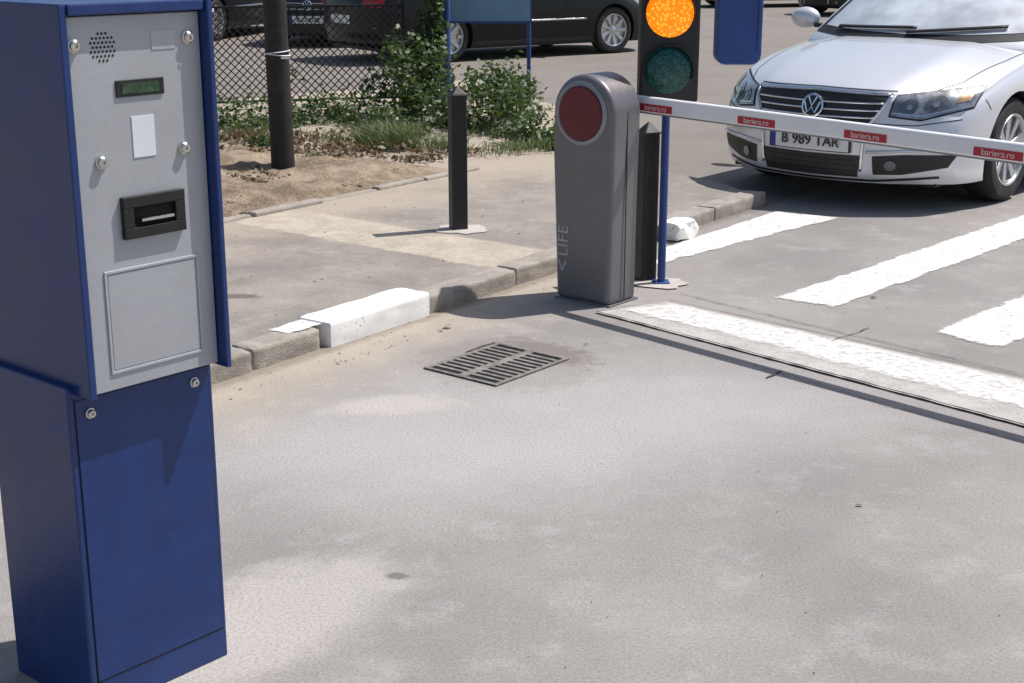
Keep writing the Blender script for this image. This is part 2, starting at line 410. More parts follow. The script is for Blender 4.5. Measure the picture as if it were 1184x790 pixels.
mk('broken_edge',vs,[tuple(range(20))],M['crack'],g)

# ---------------------------------------------------------------- ticket machine
tm=empty('ticket_machine',(-.888,2.724,0),R(49.45))
WD=.357
box('pedestal',(0,WD),(0,.30),(0,.73),M['blue'],tm,.004)
box('door',(.016,WD-.012),(-.0025,.004),(.075,.70),M['blue'],tm,.001)
bl=[boxv(.013,.0165,-.0006,.004,.07,.705),boxv(WD-.0125,WD-.0095,-.0006,.004,.07,.705),boxv(.013,WD-.0095,-.0006,.004,.0712,.0752)]
join_boxes('door_gap',bl,M['groove'],tm)
HX0,HX1,HY,HZ0,HZ1=.017,.360,-.058,.712,1.478
box('head_body',(HX0+.001,HX1-.001),(HY+.03,.42),(HZ0+.002,HZ1-.002),M['blue'],tm,.004)
box('frame_left',(HX0,HX0+.017),(HY,.421),(HZ0,HZ1),M['blue'],tm,.003)
box('frame_right',(HX1-.013,HX1),(HY-.012,.421),(HZ0-.004,HZ1),M['blue'],tm,.003)
box('frame_top',(HX0+.0175,HX1-.0135),(HY-.004,.421),(HZ1-.022,HZ1-.001),M['blue'],tm,.003)
PX0,PX1=HX0+.019,HX1-.015; PZ0,PZ1=HZ0+.004,HZ1-.025
PY=HY+.016
box('front_panel',(PX0,PX1),(PY,HY+.032),(PZ0,PZ1),M['panel'],tm,.002)
pw,ph=PX1-PX0,PZ1-PZ0
def px(f): return PX0+f*pw
def pz(f): return PZ1-f*ph
def pbox(name,f0,f1,g0,g1,d,mat,dy=0,bv=.001): return box(name,(px(f0),px(f1)),(PY-d,PY+.002-dy),(pz(g1),pz(g0)),mat,tm,bv)
pbox('screen',.33,.69,.168,.212,.0035,M['blackpl'])
pbox('lcd',.37,.65,.177,.204,.0045,M['lcd'],.0,.0004)
pbox('sticker',.43,.60,.265,.375,.0015,M['sticker'],0,.0002)
pbox('label',.62,.80,.045,.095,.0012,M['panel2'],0,.0004)
x0,x1,z0,z1=px(.30),px(.78),pz(.59),pz(.475)
bl=[boxv(x0,x1,PY-.012,PY+.001,z0,z0+.022),boxv(x0,x1,PY-.012,PY+.001,z1-.022,z1),boxv(x0,x0+.024,PY-.0115,PY+.001,z0+.022,z1-.022),boxv(x1-.024,x1,PY-.0115,PY+.001,z0+.022,z1-.022)]
join_boxes('slot_bezel',bl,M['blackpl'],tm,.002)
box('slot_back',(x0+.02,x1-.02),(PY-.002,PY),(z0+.02,z1-.02),M['hole'],tm)
box('slot_lip',(x0+.04,x1-.03),(PY-.014,PY-.003),((z0+z1)/2-.010,(z0+z1)/2-.004),M['steel'],tm,.001)
x0,x1,z0,z1=px(.14),px(.88),pz(.955),pz(.668)
bl=[boxv(x0,x1,PY-.003,PY+.001,z0,z0+.006),boxv(x0,x1,PY-.003,PY+.001,z1-.006,z1),boxv(x0,x0+.006,PY-.0028,PY+.001,z0+.006,z1-.006),boxv(x1-.006,x1,PY-.0028,PY+.001,z0+.006,z1-.006)]
join_boxes('service_frame',bl,M['panel2'],tm,.001)
box('service_plate',(x0+.008,x1-.008),(PY-.0015,PY+.001),(z0+.008,z1-.008),M['panel'],tm,.001)
vs=[];fs=[]
for r_ in range(7):
    for c_ in range(7):
        fx=.175+c_*.028+(r_%2)*.014; fz=.045+r_*.0115
        if math.hypot((c_-3+(r_%2)*.5)/3.3,(r_-3)/3.4)>1.05: continue
        k=len(vs)
        for i in range(8): a=math.pi*i/4; vs.append((px(fx)+.0026*math.cos(a),PY-.0008,pz(fz)+.0026*math.sin(a)))
        fs.append(tuple(range(k,k+8)))
mk('speaker_holes',vs,fs,M['hole'],tm)
def lock(name,x,y,z,r=.011):
    lathe(name,[(r*1.25,0),(r*1.25,.003),(r,.004),(r,.009),(r*.8,.011),(r*.35,.011),(r*.3,.007)],M['steel'],tm,18,Matrix.Translation((x,y,z))@Matrix.Rotation(R(90),4,'X'))
for i,(fx,fz) in enumerate(((.055,.072),(.90,.068),(.185,.375),(.82,.365))): lock('lock_%d'%(i+1),px(fx),PY,pz(fz))
lock('lock_5',.048,-.002,.668,.009); lock('lock_6',WD-.05,-.002,.672,.009)
lathe('small_screw',[(.003,0),(.003,.002)],M['steel'],tm,10,Matrix.Translation((px(.83),PY,pz(.14)))@Matrix.Rotation(R(90),4,'X'))

# ---------------------------------------------------------------- boom barrier
P0=Vector((.185,6.41,0)); bx=Vector((.762,-.648,0))
RZ=math.atan2(bx.y,bx.x)
bb=empty('boom_barrier',(P0.x,P0.y,0),RZ)
W_,D_=.325,.215; cz=.850; rt=.168
prof=[]
for i in range(25):
    a=math.pi*i/24; prof.append((W_/2-.002+rt*math.cos(a),cz+rt*math.sin(a)))
prof=[(W_-.006,0.0),(W_-.004,.35),(W_+.000,.66)]+prof+[(-.010,.66),(.004,.35),(.018,0.0)]
vs=[(x,0,z) for x,z in prof]+[(x,D_,z) for x,z in prof]; n=len(prof)
fs=[tuple(range(n))[::-1],tuple(range(n,2*n))]+[(i,(i+1)%n,(i+1)%n+n,i+n) for i in range(n)]
o=mk('housing',vs,fs,M['bargrey'],bb)
bm=bmesh.new(); bm.from_mesh(o.data); bmesh.ops.recalc_face_normals(bm,faces=bm.faces); bm.to_mesh(o.data); bm.free()
bevel(o,.028,5); o.data.shade_smooth(); o.data.set_sharp_from_angle(angle=R(50))
w=o.modifiers.new('w','WEIGHTED_NORMAL')
RX=Matrix.Rotation(R(90),4,'X')
lathe('disc_ring',[(.140,-.002),(.140,.004),(.133,.010),(.124,.012),(.118,.006)],M['ring'],bb,48,Matrix.Translation((W_/2-.006,0,cz))@RX)
lathe('red_disc',[(.117,0),(.117,.010),(.112,.014),(.06,.017),(.001,.018)],M['reddisc'],bb,48,Matrix.Translation((W_/2-.006,0,cz))@RX)
box('seam',(W_+.001,W_+.0045),(D_*.5-.0015,D_*.5+.0015),(.02,.86),M['groove'],bb)
box('base_plate',(.012,W_+.002),(-.003,D_+.008),(0,.008),M['bargrey'],bb,.003)
text('logo','LIFE',.080,M['txtg'],bb,Matrix.Translation((.064,-.0015,.27))@RX@Matrix.Rotation(R(90),4,'Z'),.0006,'CENTER',1.05)
text('logo_mark','<',.10,M['txtg'],bb,Matrix.Translation((.064,-.0015,.155))@RX@Matrix.Rotation(R(90),4,'Z'),.0006)
cyl('hub',(W_/2,D_-.01,cz+.01),(W_/2,D_+.06,cz+.01),.07,M['ring'],bb,28)
arm=bpy.data.objects.new('boom_arm',None); COL.objects.link(arm); arm.parent=bb
wp=Vector((.60,6.42,.874)); inv=(Matrix.Translation(P0)@Matrix.Rotation(RZ,4,'Z')).inverted()
adir=Vector((.662,-.749,-.006)).normalized()
Mw=Matrix.Translation(wp)@Matrix.Rotation(math.atan2(adir.y,adir.x),4,'Z')@Matrix.Rotation(.010,4,'Y')
arm.matrix_local=inv@Mw
box('beam',(-.22,3.4),(-.018,.018),(-.032,.038),M['white'],arm,.010,3)
box('beam_cap',(3.4,3.415),(-.02,.02),(-.04,.04),M['blackpl'],arm,.006)
for i,s0 in enumerate((-.03,.535,1.07,1.635,2.2,2.75)):
    box('label_%d'%i,(s0,s0+.195),(-.0195,-.0175),(-.024,.008),M['red'],arm)
    text('label_text_%d'%i,'bariera.ro',.033,M['txtw'],arm,Matrix.Translation((s0+.0975,-.0200,-.008))@RX,.0003)
    box('label_back_%d'%i,(s0,s0+.195),(.0175,.0195),(-.024,.008),M['red'],arm)
box('slot_rail',(-.16,3.4),(-.014,.014),(-.037,-.031),M['ring'],arm)

# ---------------------------------------------------------------- bollards
def bollard(loc,h,w,rz,name='bollard'):
    e=empty(name,loc,R(rz)); a=w/2
    vs=[(-a,-a,-.02),(a,-a,-.02),(a,a,-.02),(-a,a,-.02),(-a,-a,h-.05),(a,-a,h-.05),(a,a,h-.05),(-a,a,h-.05),(0,0,h)]
    o=mk('post',vs,[(0,3,2,1),(0,1,5,4),(1,2,6,5),(2,3,7,6),(3,0,4,7),(4,5,8),(5,6,8),(6,7,8),(7,4,8)],M['black'],e); bevel(o,.006)
    box('cap_rim',(-a-.004,a+.004),(-a-.004,a+.004),(h-.058,h-.050),M['black'],e,.002)
    return e
bollard((-.289,7.62,.078),.765,.085,18)
bollard((.640,6.74,0),.765,.082,25)

# ---------------------------------------------------------------- traffic light
tl=empty('traffic_light',(.720,6.67,0),R(0))
cyl('pole',(-.008,0,0),(-.008,0,1.78),.019,M['blue2'],tl,20)
box('foot',(-.05,.03),(-.04,.04),(0,.012),M['blue2'],tl,.003)
TX=-.022
box('housing',(TX-.128,TX+.138),(-.16,-.035),(.875,1.70),M['blackpl'],tl,.012,3)
for nm,z,mt in (('green_lens',1.018,'green'),('amber_lens',1.268,'amber'),('red_lens',1.518,'redlens')):
    T=Matrix.Translation((TX+.002,-.160,z))@RX
    lathe(nm,[(.106,0),(.104,.006),(.087,.016),(.055,.023),(.025,.027),(.001,.028)],M[mt],tl,40,T)
    vs=[];fs=[];n=24
    for k in range(n+1):
        a=R(-20)+R(220)*k/n; dd=.02+.02*math.sin(max(0,min(math.pi,a)))
        for (r,d) in ((.113,0),(.113,dd),(.110,dd),(.110,0)):
            vs.append(T@Vector((r*math.cos(a),r*math.sin(a),d)))
    for k in range(n):
        for q in range(4): a=4*k+q;b=4*k+(q+1)%4; fs.append((a,b,b+4,a+4))
    mk('visor',vs,fs,M['blackpl'],tl,False)
box('bracket_top',(-.04,.04),(-.05,.02),(1.5,1.53),M['blackpl'],tl); box('bracket_low',(-.04,.04),(-.05,.02),(.95,.98),M['blackpl'],tl)
sb=empty('blue_sign',(.725,6.67,0),0)
prof=[]
for (cx,cz_,a0) in ((.40-.045,1.035+.045,-90),(.40-.03,1.72-.03,0),(.195+.03,1.72-.03,90),(.195+.045,1.035+.045,180)):
    for k in range(7):
        a=R(a0+90*k/6); r=.045 if cz_<1.3 else .03
        prof.append((cx+r*math.cos(a),cz_+r*math.sin(a)))
n=len(prof); vs=[(x,-.09,z) for x,z in prof]+[(x,.02,z) for x,z in prof]
o=mk('panel',vs,[tuple(range(n)),tuple(range(n,2*n))[::-1]]+[(i,i+n,(i+1)%n+n,(i+1)%n) for i in range(n)],M['blue2'],sb); bevel(o,.008)
box('rim',(.378,.392),(-.098,-.088),(1.10,1.68),M['blue2'],sb,.003)
box('arm',(-.02,.24),(-.02,0.0),(1.74,1.77),M['blue2'],sb,.003); box('hanger',(.28,.31),(-.04,-.01),(1.70,1.745),M['blue2'],sb)
box('arm_end',(.24,.33),(-.035,-.005),(1.742,1.772),M['blue2'],sb,.003)

# ---------------------------------------------------------------- pole, sign, fence
up=empty('utility_pole',(-1.50,9.38,0),0)
cyl('shaft',(0,0,0),(-.06,0,5.5),.078,M['bark'],up,20,.066)
for k,z in enumerate((.86,.875)):
    lathe('wire_tie_%d'%k,[(.082,0),(.085,.003),(.082,.006)],M['sticker'],up,20,Matrix.Translation((-.008,0,z))@Matrix.Rotation(R(6*(1-2*k)),4,'Y'))
box('tie_tail',(.03,.085),(-.095,-.088),(.84,.852),M['sticker'],up)
sg=empty('direction_sign',(0,13.0,0),0)
cyl('post_thin',(.15,0,0),(.15,0,1.5),.018,M['blue2'],sg,12)
cyl('post_thick',(-.60,.1,0),(-.60,.1,2.6),.05,M['blue2'],sg,16)
box('board',(-.545,.165),(-.03,-.018),(.865,1.55),M['signblue'],sg,.004)
bl=[boxv(-.55,.17,-.034,-.014,.850,.865),boxv(.165,.175,-.034,-.014,.865,1.56)]
join_boxes('board_rim',bl,M['blue2'],sg)
fn=empty('mesh_fence',(-4.5,12.6,.07),math.atan2(1.0,3.6))
FL,FH=3.62,.92
bl=[]
for k in range(4):
    x=FL*k/3; bl.append(boxv(x-.02,x+.02,-.02,.02,0,1.0 if k<3 else 2.2))
bl+=[boxv(.02,FL-.02,-.010,.010,FH-.02,FH),boxv(.02,FL-.02,-.010,.010,.06,.08)]
join_boxes('frame',bl,M['black'],fn,.002)
vs=[];fs=[];s=.072;r=.005
def wire(a,b):
    k=len(vs); d=(b-a).normalized(); nn=Vector((-d.z,0,d.x))*r; yy=Vector((0,r,0))
    for p in (a,b): vs.extend([p+nn,p+yy,p-nn,p-yy])
    for q in range(4): fs.append((k+q,k+(q+1)%4,k+4+(q+1)%4,k+4+q))
h=FH-.1
q=-h
while q<FL:
    for sgn in (1,-1):
        x0,x1=q,q+h; z0,z1=(.08,.08+h) if sgn>0 else (.08+h,.08)
        a=Vector((x0,.002*sgn,z0));b=Vector((x1,.002*sgn,z1))
        if x0<0: a=a.lerp(b,(0-x0)/h)
        if x1>FL: b=a.lerp(b,(FL-a.x)/(x1-a.x)) if x1>a.x else b
        if (b-a).length>.02: wire(a,b)
    q+=s
mk('wire_mesh',vs,fs,M['black'],fn)

# ---------------------------------------------------------------- vegetation
def foliage(name,blobs,mat,size,stems=True,elong=1.6):
    vs=[];fs=[]
    for (x,y,z,rx,ry,rz,n) in blobs:
        cl=[]
        for k in range(max(3,n//60)):
            while True:
                p=Vector((random.uniform(-1,1),random.uniform(-1,1),random.uniform(-1,1)))
                if p.length<1: break
            cl.append(Vector((x+p.x*rx,y+p.y*ry,z+p.z*rz)))
        for k in range(n):
            c=random.choice(cl); q=Vector((random.gauss(0,.33)*rx*.6,random.gauss(0,.33)*ry*.6,random.gauss(0,.33)*rz*.7))
            p=c+q
            if p.z<.08: p.z=.08+random.uniform(0,.04)
            s=size*random.uniform(.6,1.35)
            d=Vector((random.gauss(0,1),random.gauss(0,1),random.gauss(.1,.8))).normalized()
            nn=Vector((random.gauss(0,.6),random.gauss(0,.6),1)).normalized()
            sd=d.cross(nn).normalized()*s*.5; d=d*s*elong*.5
            i=len(vs); vs.extend([p-d,p+sd-d*.1,p+d,p-sd-d*.1]); fs.append((i,i+1,i+2,i+3))
        if stems:
            for c in cl[::2]:
                b=Vector((x+(c.x-x)*.3,y+(c.y-y)*.3,.05)); w=Vector((.004,0,0)); w2=Vector((0,.004,0))
                i=len(vs); vs.extend([b-w,b+w,c+w*.4,c-w*.4]); fs.append((i,i+1,i+2,i+3))
                i=len(vs); vs.extend([b-w2,b+w2,c+w2*.4,c-w2*.4]); fs.append((i,i+1,i+2,i+3))
    return mk(name,vs,fs,mat)
foliage('bush',[(-.35,11.9,.28,.50,.6,.26,2100),(.1,11.1,.16,.35,.45,.15,900),(-.75,12.1,.4,.30,.4,.35,1300),(.3,10.75,.10,.2,.3,.09,360),(-.1,12.4,.33,.3,.4,.28,800)],M['leaf'],.034)
foliage('climbing_plant',[(-.70,12.8,.95,.13,.2,.55,1200),(-.62,12.9,1.45,.10,.2,.35,420),(-.95,12.8,.4,.3,.3,.32,800)],M['leaf'],.04)
foliage('shrub_row',[(-1.5,12.3,.2,.45,.45,.17,900),(-2.1,12.0,.16,.5,.4,.13,800),(-2.8,11.8,.2,.5,.4,.2,1000),(-3.6,11.6,.2,.5,.4,.2,700),(-2.3,11.3,.12,.5,.3,.07,350)],M['leaf'],.03)
foliage('shrub',[(-1.95,12.6,.25,.4,.2,.22,450),(-1.75,10.9,.1,.25,.3,.06,180),(-.95,11.4,.15,.3,.35,.12,650)],M['leaf'],.028)
foliage('dead_leaves',[(-1.9,9.6,.12,.6,.7,.03,900),(-1.3,10.2,.12,.6,.5,.03,700),(-1.7,11.0,.12,.8,.4,.04,700),(-.6,10.2,.1,.5,.3,.02,300),(-2.0,8.9,.12,.4,.4,.03,400)],M['dry'],.028,False)
vs=[];fs=[]
def tuft(cx,cy,rad,n,h):
    for k in range(n):
        a=random.random()*6.28; rr=rad*math.sqrt(random.random()); x=cx+rr*math.cos(a); y=cy+rr*math.sin(a)*.8
        hh=h*random.uniform(.4,1.15); lean=Vector((random.gauss(0,.35),random.gauss(0,.35),1)); w=.0035
        a2=random.random()*3.14; wv=Vector((math.cos(a2),math.sin(a2),0))*w
        b=Vector((x,y,.09)); m=b+lean*hh*.55; t=b+Vector((lean.x*1.7,lean.y*1.7,.9))*hh
        i=len(vs); vs.extend([b-wv,b+wv,m+wv*.8,m-wv*.8,t]); fs.extend([(i,i+1,i+2,i+3),(i+3,i+2,i+4)])
tuft(-.92,10.65,.24,1100,.20); tuft(-.55,10.55,.22,350,.13); tuft(-1.3,11.0,.3,220,.10); tuft(-2.0,11.2,.4,220,.10); tuft(.1,10.5,.2,250,.1); tuft(-1.35,9.9,.15,120,.08); tuft(-.2,10.35,.3,150,.08)
mk('grass',vs,fs,M['grass'])
vs=[];fs=[]
for k in range(520):
    t=random.uniform(-1,3.4); w=random.uniform(2.05,4.0); x,y=K(t,w); chip(x,y,random.choice((.008,.012,.02,.03,.04)),.11)
mk('soil_rubble',vs,fs,M['soil'])

# ---------------------------------------------------------------- cars
def interp(tab,x):
    if x>=tab[0][0]: return tab[0][1]
    for (a,b),(c,d) in zip(tab,tab[1:]):
        if x>=c:
            k=(x-a)/(c-a); return b+(d-b)*k
    return tab[-1][1]
TOP=[(0,.690),(-.07,.735),(-.2,.785),(-.45,.845),(-.8,.905),(-1.15,.955),(-1.6,.975),(-2.8,.99),(-3.9,1.03),(-4.3,1.035),(-4.6,1.02),(-4.77,.95)]
WID=[(0,.80),(-.07,.825),(-.2,.855),(-.45,.885),(-.8,.905),(-2,.91),(-3.9,.905),(-4.3,.88),(-4.6,.85),(-4.77,.80)]
FX=[(.80,-.10),(.74,-.075),(.66,-.050),(.58,-.04),(.52,-.022),(.47,-.0),(.40,0.0),(.3,-.005),(.22,-.012),(.17,-.05)]
def smap(x0,t,r):
    zb=.165 if x0>-4.3 else .25
    top=interp(TOP,x0)-(.105 if x0>-1.2 else .06)*abs(t)**2.4
    if x0<-.05 and x0>-1.3: top+=.014*math.exp(-((abs(t)-.55)/.10)**2)*(1 if r>.9 else 0)
    z=zb+r*(top-zb)
    w=interp(WID,x0)
    wz=.965+.035*math.sin(min(1,max(0,(z-.15)/.75))*math.pi) - (.035 if r>.9 else 0)
    y=t*w*wz
    fw=max(0,1+x0/.9); fr=max(0,-(x0+3.9)/.87)
    x=x0+fw*(interp(FX,z)-.33*abs(t)**2.6)+min(1,fr)*(.16*abs(t)**3 + (.05 if z<.35 else 0)+(.06 if z>.85 else 0))
    return Vector((x,y,z))
def gridbox(xs,ts,rs,f):
    idx={};vs=[];fs=[]
    nx,nt,nr=len(xs),len(ts),len(rs)
    def g(i,j,k):
        if (i,j,k) not in idx: idx[(i,j,k)]=len(vs); vs.append(f(xs[i],ts[j],rs[k]))
        return idx[(i,j,k)]
    for i in range(nx-1):
        for j in range(nt-1):
            for k in (0,nr-1): fs.append((g(i,j,k),g(i+1,j,k),g(i+1,j+1,k),g(i,j+1,k)))
    for i in range(nx-1):
        for k in range(nr-1):
            for j in (0,nt-1): fs.append((g(i,j,k),g(i,j,k+1),g(i+1,j,k+1),g(i+1,j,k)))
    for j in range(nt-1):
        for k in range(nr-1):
            for i in (0,nx-1): fs.append((g(i,j,k),g(i,j+1,k),g(i,j+1,k+1),g(i,j,k+1)))
    return vs,fs
def recalc(me):
    bm=bmesh.new(); bm.from_mesh(me); bmesh.ops.recalc_face_normals(bm,faces=bm.faces); bm.to_mesh(me); bm.free()
AX=(-.95,-3.66); WR=.322
def apply_mods(o):
    dg=bpy.context.evaluated_depsgraph_get(); dg.update()
    me=bpy.data.meshes.new_from_object(o.evaluated_get(dg)); o.modifiers.clear(); o.data=me; return o
def make_wheel(parent,x,side,nm):
    base=Matrix.Translation((x,side*.885,WR))@Matrix.Rotation(R(-90*side),4,'X')
    tp=[(.20,-.20),(.29,-.20),(.312,-.19),(.322,-.16),(.322,-.05),(.314,-.022),(.295,-.004),(.262,.0),(.222,-.008),(.218,-.05),(.215,-.16)]
    lathe(nm+'_tyre',tp,M['tyre'],parent,40,base)
    lathe(nm+'_rim',[(.221,-.06),(.226,-.010),(.222,-.004),(.210,-.008),(.200,-.03),(.195,-.09)],M['rim'],parent,40,base)
    lathe(nm+'_dish',[(.2,-.10),(.19,-.098),(.1,-.095),(.01,-.095)],M['trim'],parent,30,base)
    vs=[];fs=[]
    for k in range(9):
        a=2*math.pi*k/9; Rm=base@Matrix.Rotation(a,4,'Z')
        pr=[(.03,-.018,-.035),(.205,-.026,-.016),(.205,.026,-.016),(.03,.018,-.035),(.03,-.02,-.07),(.205,-.026,-.06),(.205,.026,-.06),(.03,.02,-.07)]
        n0=len(vs); vs+= [Rm@Vector(p) for p in pr]; fs+=[tuple(n0+i for i in f) for f in BF]
    o=mk(nm+'_spokes',vs,fs,M['rim'],parent); recalc(o.data); bevel(o,.005)
    lathe(nm+'_hub',[(.055,-.07),(.055,-.03),(.045,-.022),(.001,-.018)],M['rim'],parent,24,base)
def car(name,paint,loc,ang,screen='glass',plate='B 989 TAR'):
    e=empty(name,loc,R(ang))
    xs=[0,-.03,-.07,-.2,-.45,-.8,-1.15,-1.6,-2.2,-2.8,-3.4,-3.9,-4.3,-4.6,-4.72,-4.77]
    ts=[-1,-.97,-.86,-.68,-.55,-.42,-.22,0,.22,.42,.55,.68,.86,.97,1]; rs=[0,.025,.10,.25,.40,.50,.58,.72,.9,.97,1]
    vs,fs=gridbox(xs,ts,rs,smap)
    body=mk('body',vs,fs,M[paint],None,True); recalc(body.data)
    m=body.modifiers.new('s','SUBSURF'); m.levels=2; m.render_levels=2
    apply_mods(body)
    bvh=BVHTree.FromPolygons([v.co.copy() for v in body.data.vertices],[tuple(p.vertices) for p in body.data.polygons])
    cvs=[];cfs=[];n=40
    for ax in AX:
        for sd in (1,-1):
            k=len(cvs)
            for yy in (.58,1.2):
                for i in range(n):
                    a=2*math.pi*i/n; cvs.append((ax+.362*math.cos(a),sd*yy,WR+.362*math.sin(a)))
            for i in range(n):
                j=(i+1)%n; cfs.append((k+i,k+j,k+n+j,k+n+i))
            cfs.append(tuple(range(k,k+n))); cfs.append(tuple(range(k+n,k+2*n)))
    cut=mk('cut',cvs,cfs,M['trim']); recalc(cut.data)
    body.data.materials.append(M['trim'])
    b=body.modifiers.new('b','BOOLEAN'); b.object=cut; b.operation='DIFFERENCE'; b.solver='EXACT'
    apply_mods(body); bpy.data.objects.remove(cut)
    me=body.data
    for p in me.polygons:
        c=p.center
        inside=False
        for ax in AX:
            d=math.hypot(c.x-ax,c.z-WR)
            if d<.366 and abs(c.y)<.95 and abs(c.y)>.57 and (abs(abs(c.y)-.58)<.004 or abs(p.normal.y)<.3): inside=True
        p.material_index=1 if (inside and len(me.materials)>1) or c.z<.168 else 0
    me.shade_smooth(); me.set_sharp_from_angle(angle=R(38)); body.parent=e
    def gm(x0,t,r):
        xb=-1.08-x0*3.12; xt=-1.98-x0*1.42
        zt=1.465-.05*abs(2*x0-.75)**2.0
        x=xb+(xt-xb)*r; y=t*(.80-.20*r**1.15)
        if x0<.1: x-= .22*abs(t)**2.2*(1-.55*r)
        if x0>.9: x+= .12*abs(t)**2.2
        z=.90+(zt-.90)*r-.035*abs(t)**2.5*r
        if r<.01: z=.86
        return Vector((x,y,z))
    vs,fs=gridbox([0,.02,.12,.3,.5,.7,.88,.98,1],[-1,-.96,-.75,-.4,0,.4,.75,.96,1],[0,.04,.35,.7,.95,1],gm)
    gh=mk('cabin',vs,fs,M[paint],None,True); recalc(gh.data)
    m=gh.modifiers.new('s','SUBSURF'); m.levels=2; m.render_levels=2; apply_mods(gh); gh.data.shade_smooth()
    gbvh=BVHTree.FromPolygons([v.co.copy() for v in gh.data.vertices],[tuple(p.vertices) for p in gh.data.polygons])
    gh.parent=e
    def resample(P,n):
        P=[Vector((a,b,0)) for a,b in P]; L=[0]
        for a,b in zip(P,P[1:]): L.append(L[-1]+(b-a).length)
        out=[]
        for i in range(n+1):
            s=L[-1]*i/n; k=0
            while k<len(P)-2 and L[k+1]<s: k+=1
            f=(s-L[k])/max(1e-6,L[k+1]-L[k]); out.append(P[k].lerp(P[k+1],f))
        return out
    def patch(nm,bot,top,axis,off,mat,nx=20,ny=8,tree=bvh,th=.0):
        bp=resample(bot,nx);tp=resample(top,nx); vs=[];fs=[];last=None
        for j in range(ny+1):
            for i in range(nx+1):
                q=bp[i].lerp(tp[i],j/ny); a,b=q.x,q.y
                if axis=='x': o,d=Vector((3,a,b)),Vector((-1,0,0))
                elif axis=='-x': o,d=Vector((-8,a,b)),Vector((1,0,0))
                elif axis=='y': o,d=Vector((a,3,b)),Vector((0,-1,0))
                elif axis=='-y': o,d=Vector((a,-3,b)),Vector((0,1,0))
                else: o,d=Vector((a,b,3)),Vector((0,0,-1))
                h=tree.ray_cast(o,d)
                if h[0] is None:
                    p=last.copy() if last else Vector((0,a,b))
                else:
                    nn=h[1] if h[1].dot(d)<0 else -h[1]; p=h[0]+nn*off
                last=p; vs.append(p)
        for j in range(ny):
            for i in range(nx):
                k=j*(nx+1)+i; fs.append((k,k+1,k+nx+2,k+nx+1))
        o=mk(nm,vs,fs,M[mat],e,True)
        if th:
            s=o.modifiers.new('so','SOLIDIFY'); s.thickness=th; s.offset=0
        return o
    def strip(nm,pts,w,axis,off,mat,n=24,tree=bvh,th=0.0):
        P=[Vector((a,b,0)) for a,b in pts]; lo=[];hi=[]
        for i,p in enumerate(P):
            d=(P[min(i+1,len(P)-1)]-P[max(0,i-1)]).normalized(); nn=Vector((-d.y,d.x,0))*w/2
            lo.append((p.x-nn.x,p.y-nn.y)); hi.append((p.x+nn.x,p.y+nn.y))
        return patch(nm,lo,hi,axis,off,mat,n,1,tree,th)
    def circ(nm,cy,cz,r,axis,off,mat,ry=None,tree=bvh,th=0):
        ry=ry or r; lo=[];hi=[]
        for i in range(25):
            a=math.pi-math.pi*i/24; lo.append((cy+r*math.cos(a),cz-ry*math.sin(a))); hi.append((cy+r*math.cos(a),cz+ry*math.sin(a)))
        return patch(nm,lo,hi,axis,off,mat,24,6,tree,th)
    patch('grille',[(-.36,.525),(0,.512),(.36,.525)],[(-.445,.682),(0,.695),(.445,.682)],'x',.004,'trim',30,8)
    for i,z in enumerate((.555,.597,.640)):
        w=.38+(z-.535)*.42; strip('grille_bar_%d'%i,[(-w,z),(0,z-.005),(w,z)],.009,'x',.011,'chrome',30,bvh,.006)
    strip('grille_rim',[(-.45,.688),(-.30,.696),(0,.703),(.30,.696),(.45,.688)],.013,'x',.009,'chrome',30,bvh,.006)
    for s in (1,-1):
        strip('grille_side',[(s*.452,.688),(s*.41,.60),(s*.36,.52),(s*.340,.42),(s*.33,.24)],.013,'x',.009,'chrome',24,bvh,.006)
    circ('badge_ring',0,.605,.072,'x',.020,'chrome',None,bvh,.004); circ('badge_field',0,.605,.060,'x',.0245,'trim')
    strip('badge_v',[(-.028,.658),(0,.605),(.028,.658)],.011,'x',.028,'chrome',12)
    strip('badge_w',[(-.052,.628),(-.024,.560),(0,.598),(.024,.560),(.052,.628)],.011,'x',.029,'chrome',20)
    patch('lower_intake',[(-.31,.205),(0,.20),(.31,.205)],[(-.335,.335),(0,.33),(.335,.335)],'x',.005,'trim',24,5)
    for i,z in enumerate((.237,.268,.299)): strip('intake_bar_%d'%i,[(-.30,z),(.30,z)],.006,'x',.010,'blackpl',20)
    patch('plate_holder',[(-.275,.345),(.275,.345)],[(-.275,.465),(.275,.465)],'x',.014,'trim',16,3)
    patch('plate',[(-.262,.352),(.262,.352)],[(-.262,.458),(.262,.458)],'x',.019,'plate',16,3)
    patch('plate_band',[(-.262,.352),(-.225,.352)],[(-.262,.458),(-.225,.458)],'x',.0205,'euroblue',3,3)
    text('plate_text',plate,.088,M['trim'],e,Matrix.Translation((.022,.020,.405))@Matrix.Rotation(R(90),4,'Z')@Matrix.Rotation(R(90),4,'X'),.003,'CENTER',1.0)
    for s in (1,-1):
        sx=lambda L:[(s*a,b) for a,b in L]
        patch('fog_intake',sx([(.40,.225),(.55,.23),(.76,.275)]),sx([(.395,.335),(.56,.35),(.80,.35)]),'x',.005,'trim',18,5)
        circ('fog_lamp',s*.49,.283,.030,'x',.011,'lampdark')
        strip('fog_chrome',sx([(.36,.358),(.56,.372),(.82,.370)]),.012,'x',.010,'chrome',18,bvh,.005)
        strip('bumper_line',sx([(.37,.525),(.60,.520),(.80,.555)]),.006,'x',.0015,'trim',18)
        strip('bumper_lip',sx([(0.0,.182),(.40,.186),(.72,.215)]),.014,'x',.004,'trim',18)
        patch('headlamp_rim',sx([(.455,.565),(.62,.545),(.83,.615)]),sx([(.468,.690),(.62,.712),(.83,.742)]),'x',.003,'trim',26,8)
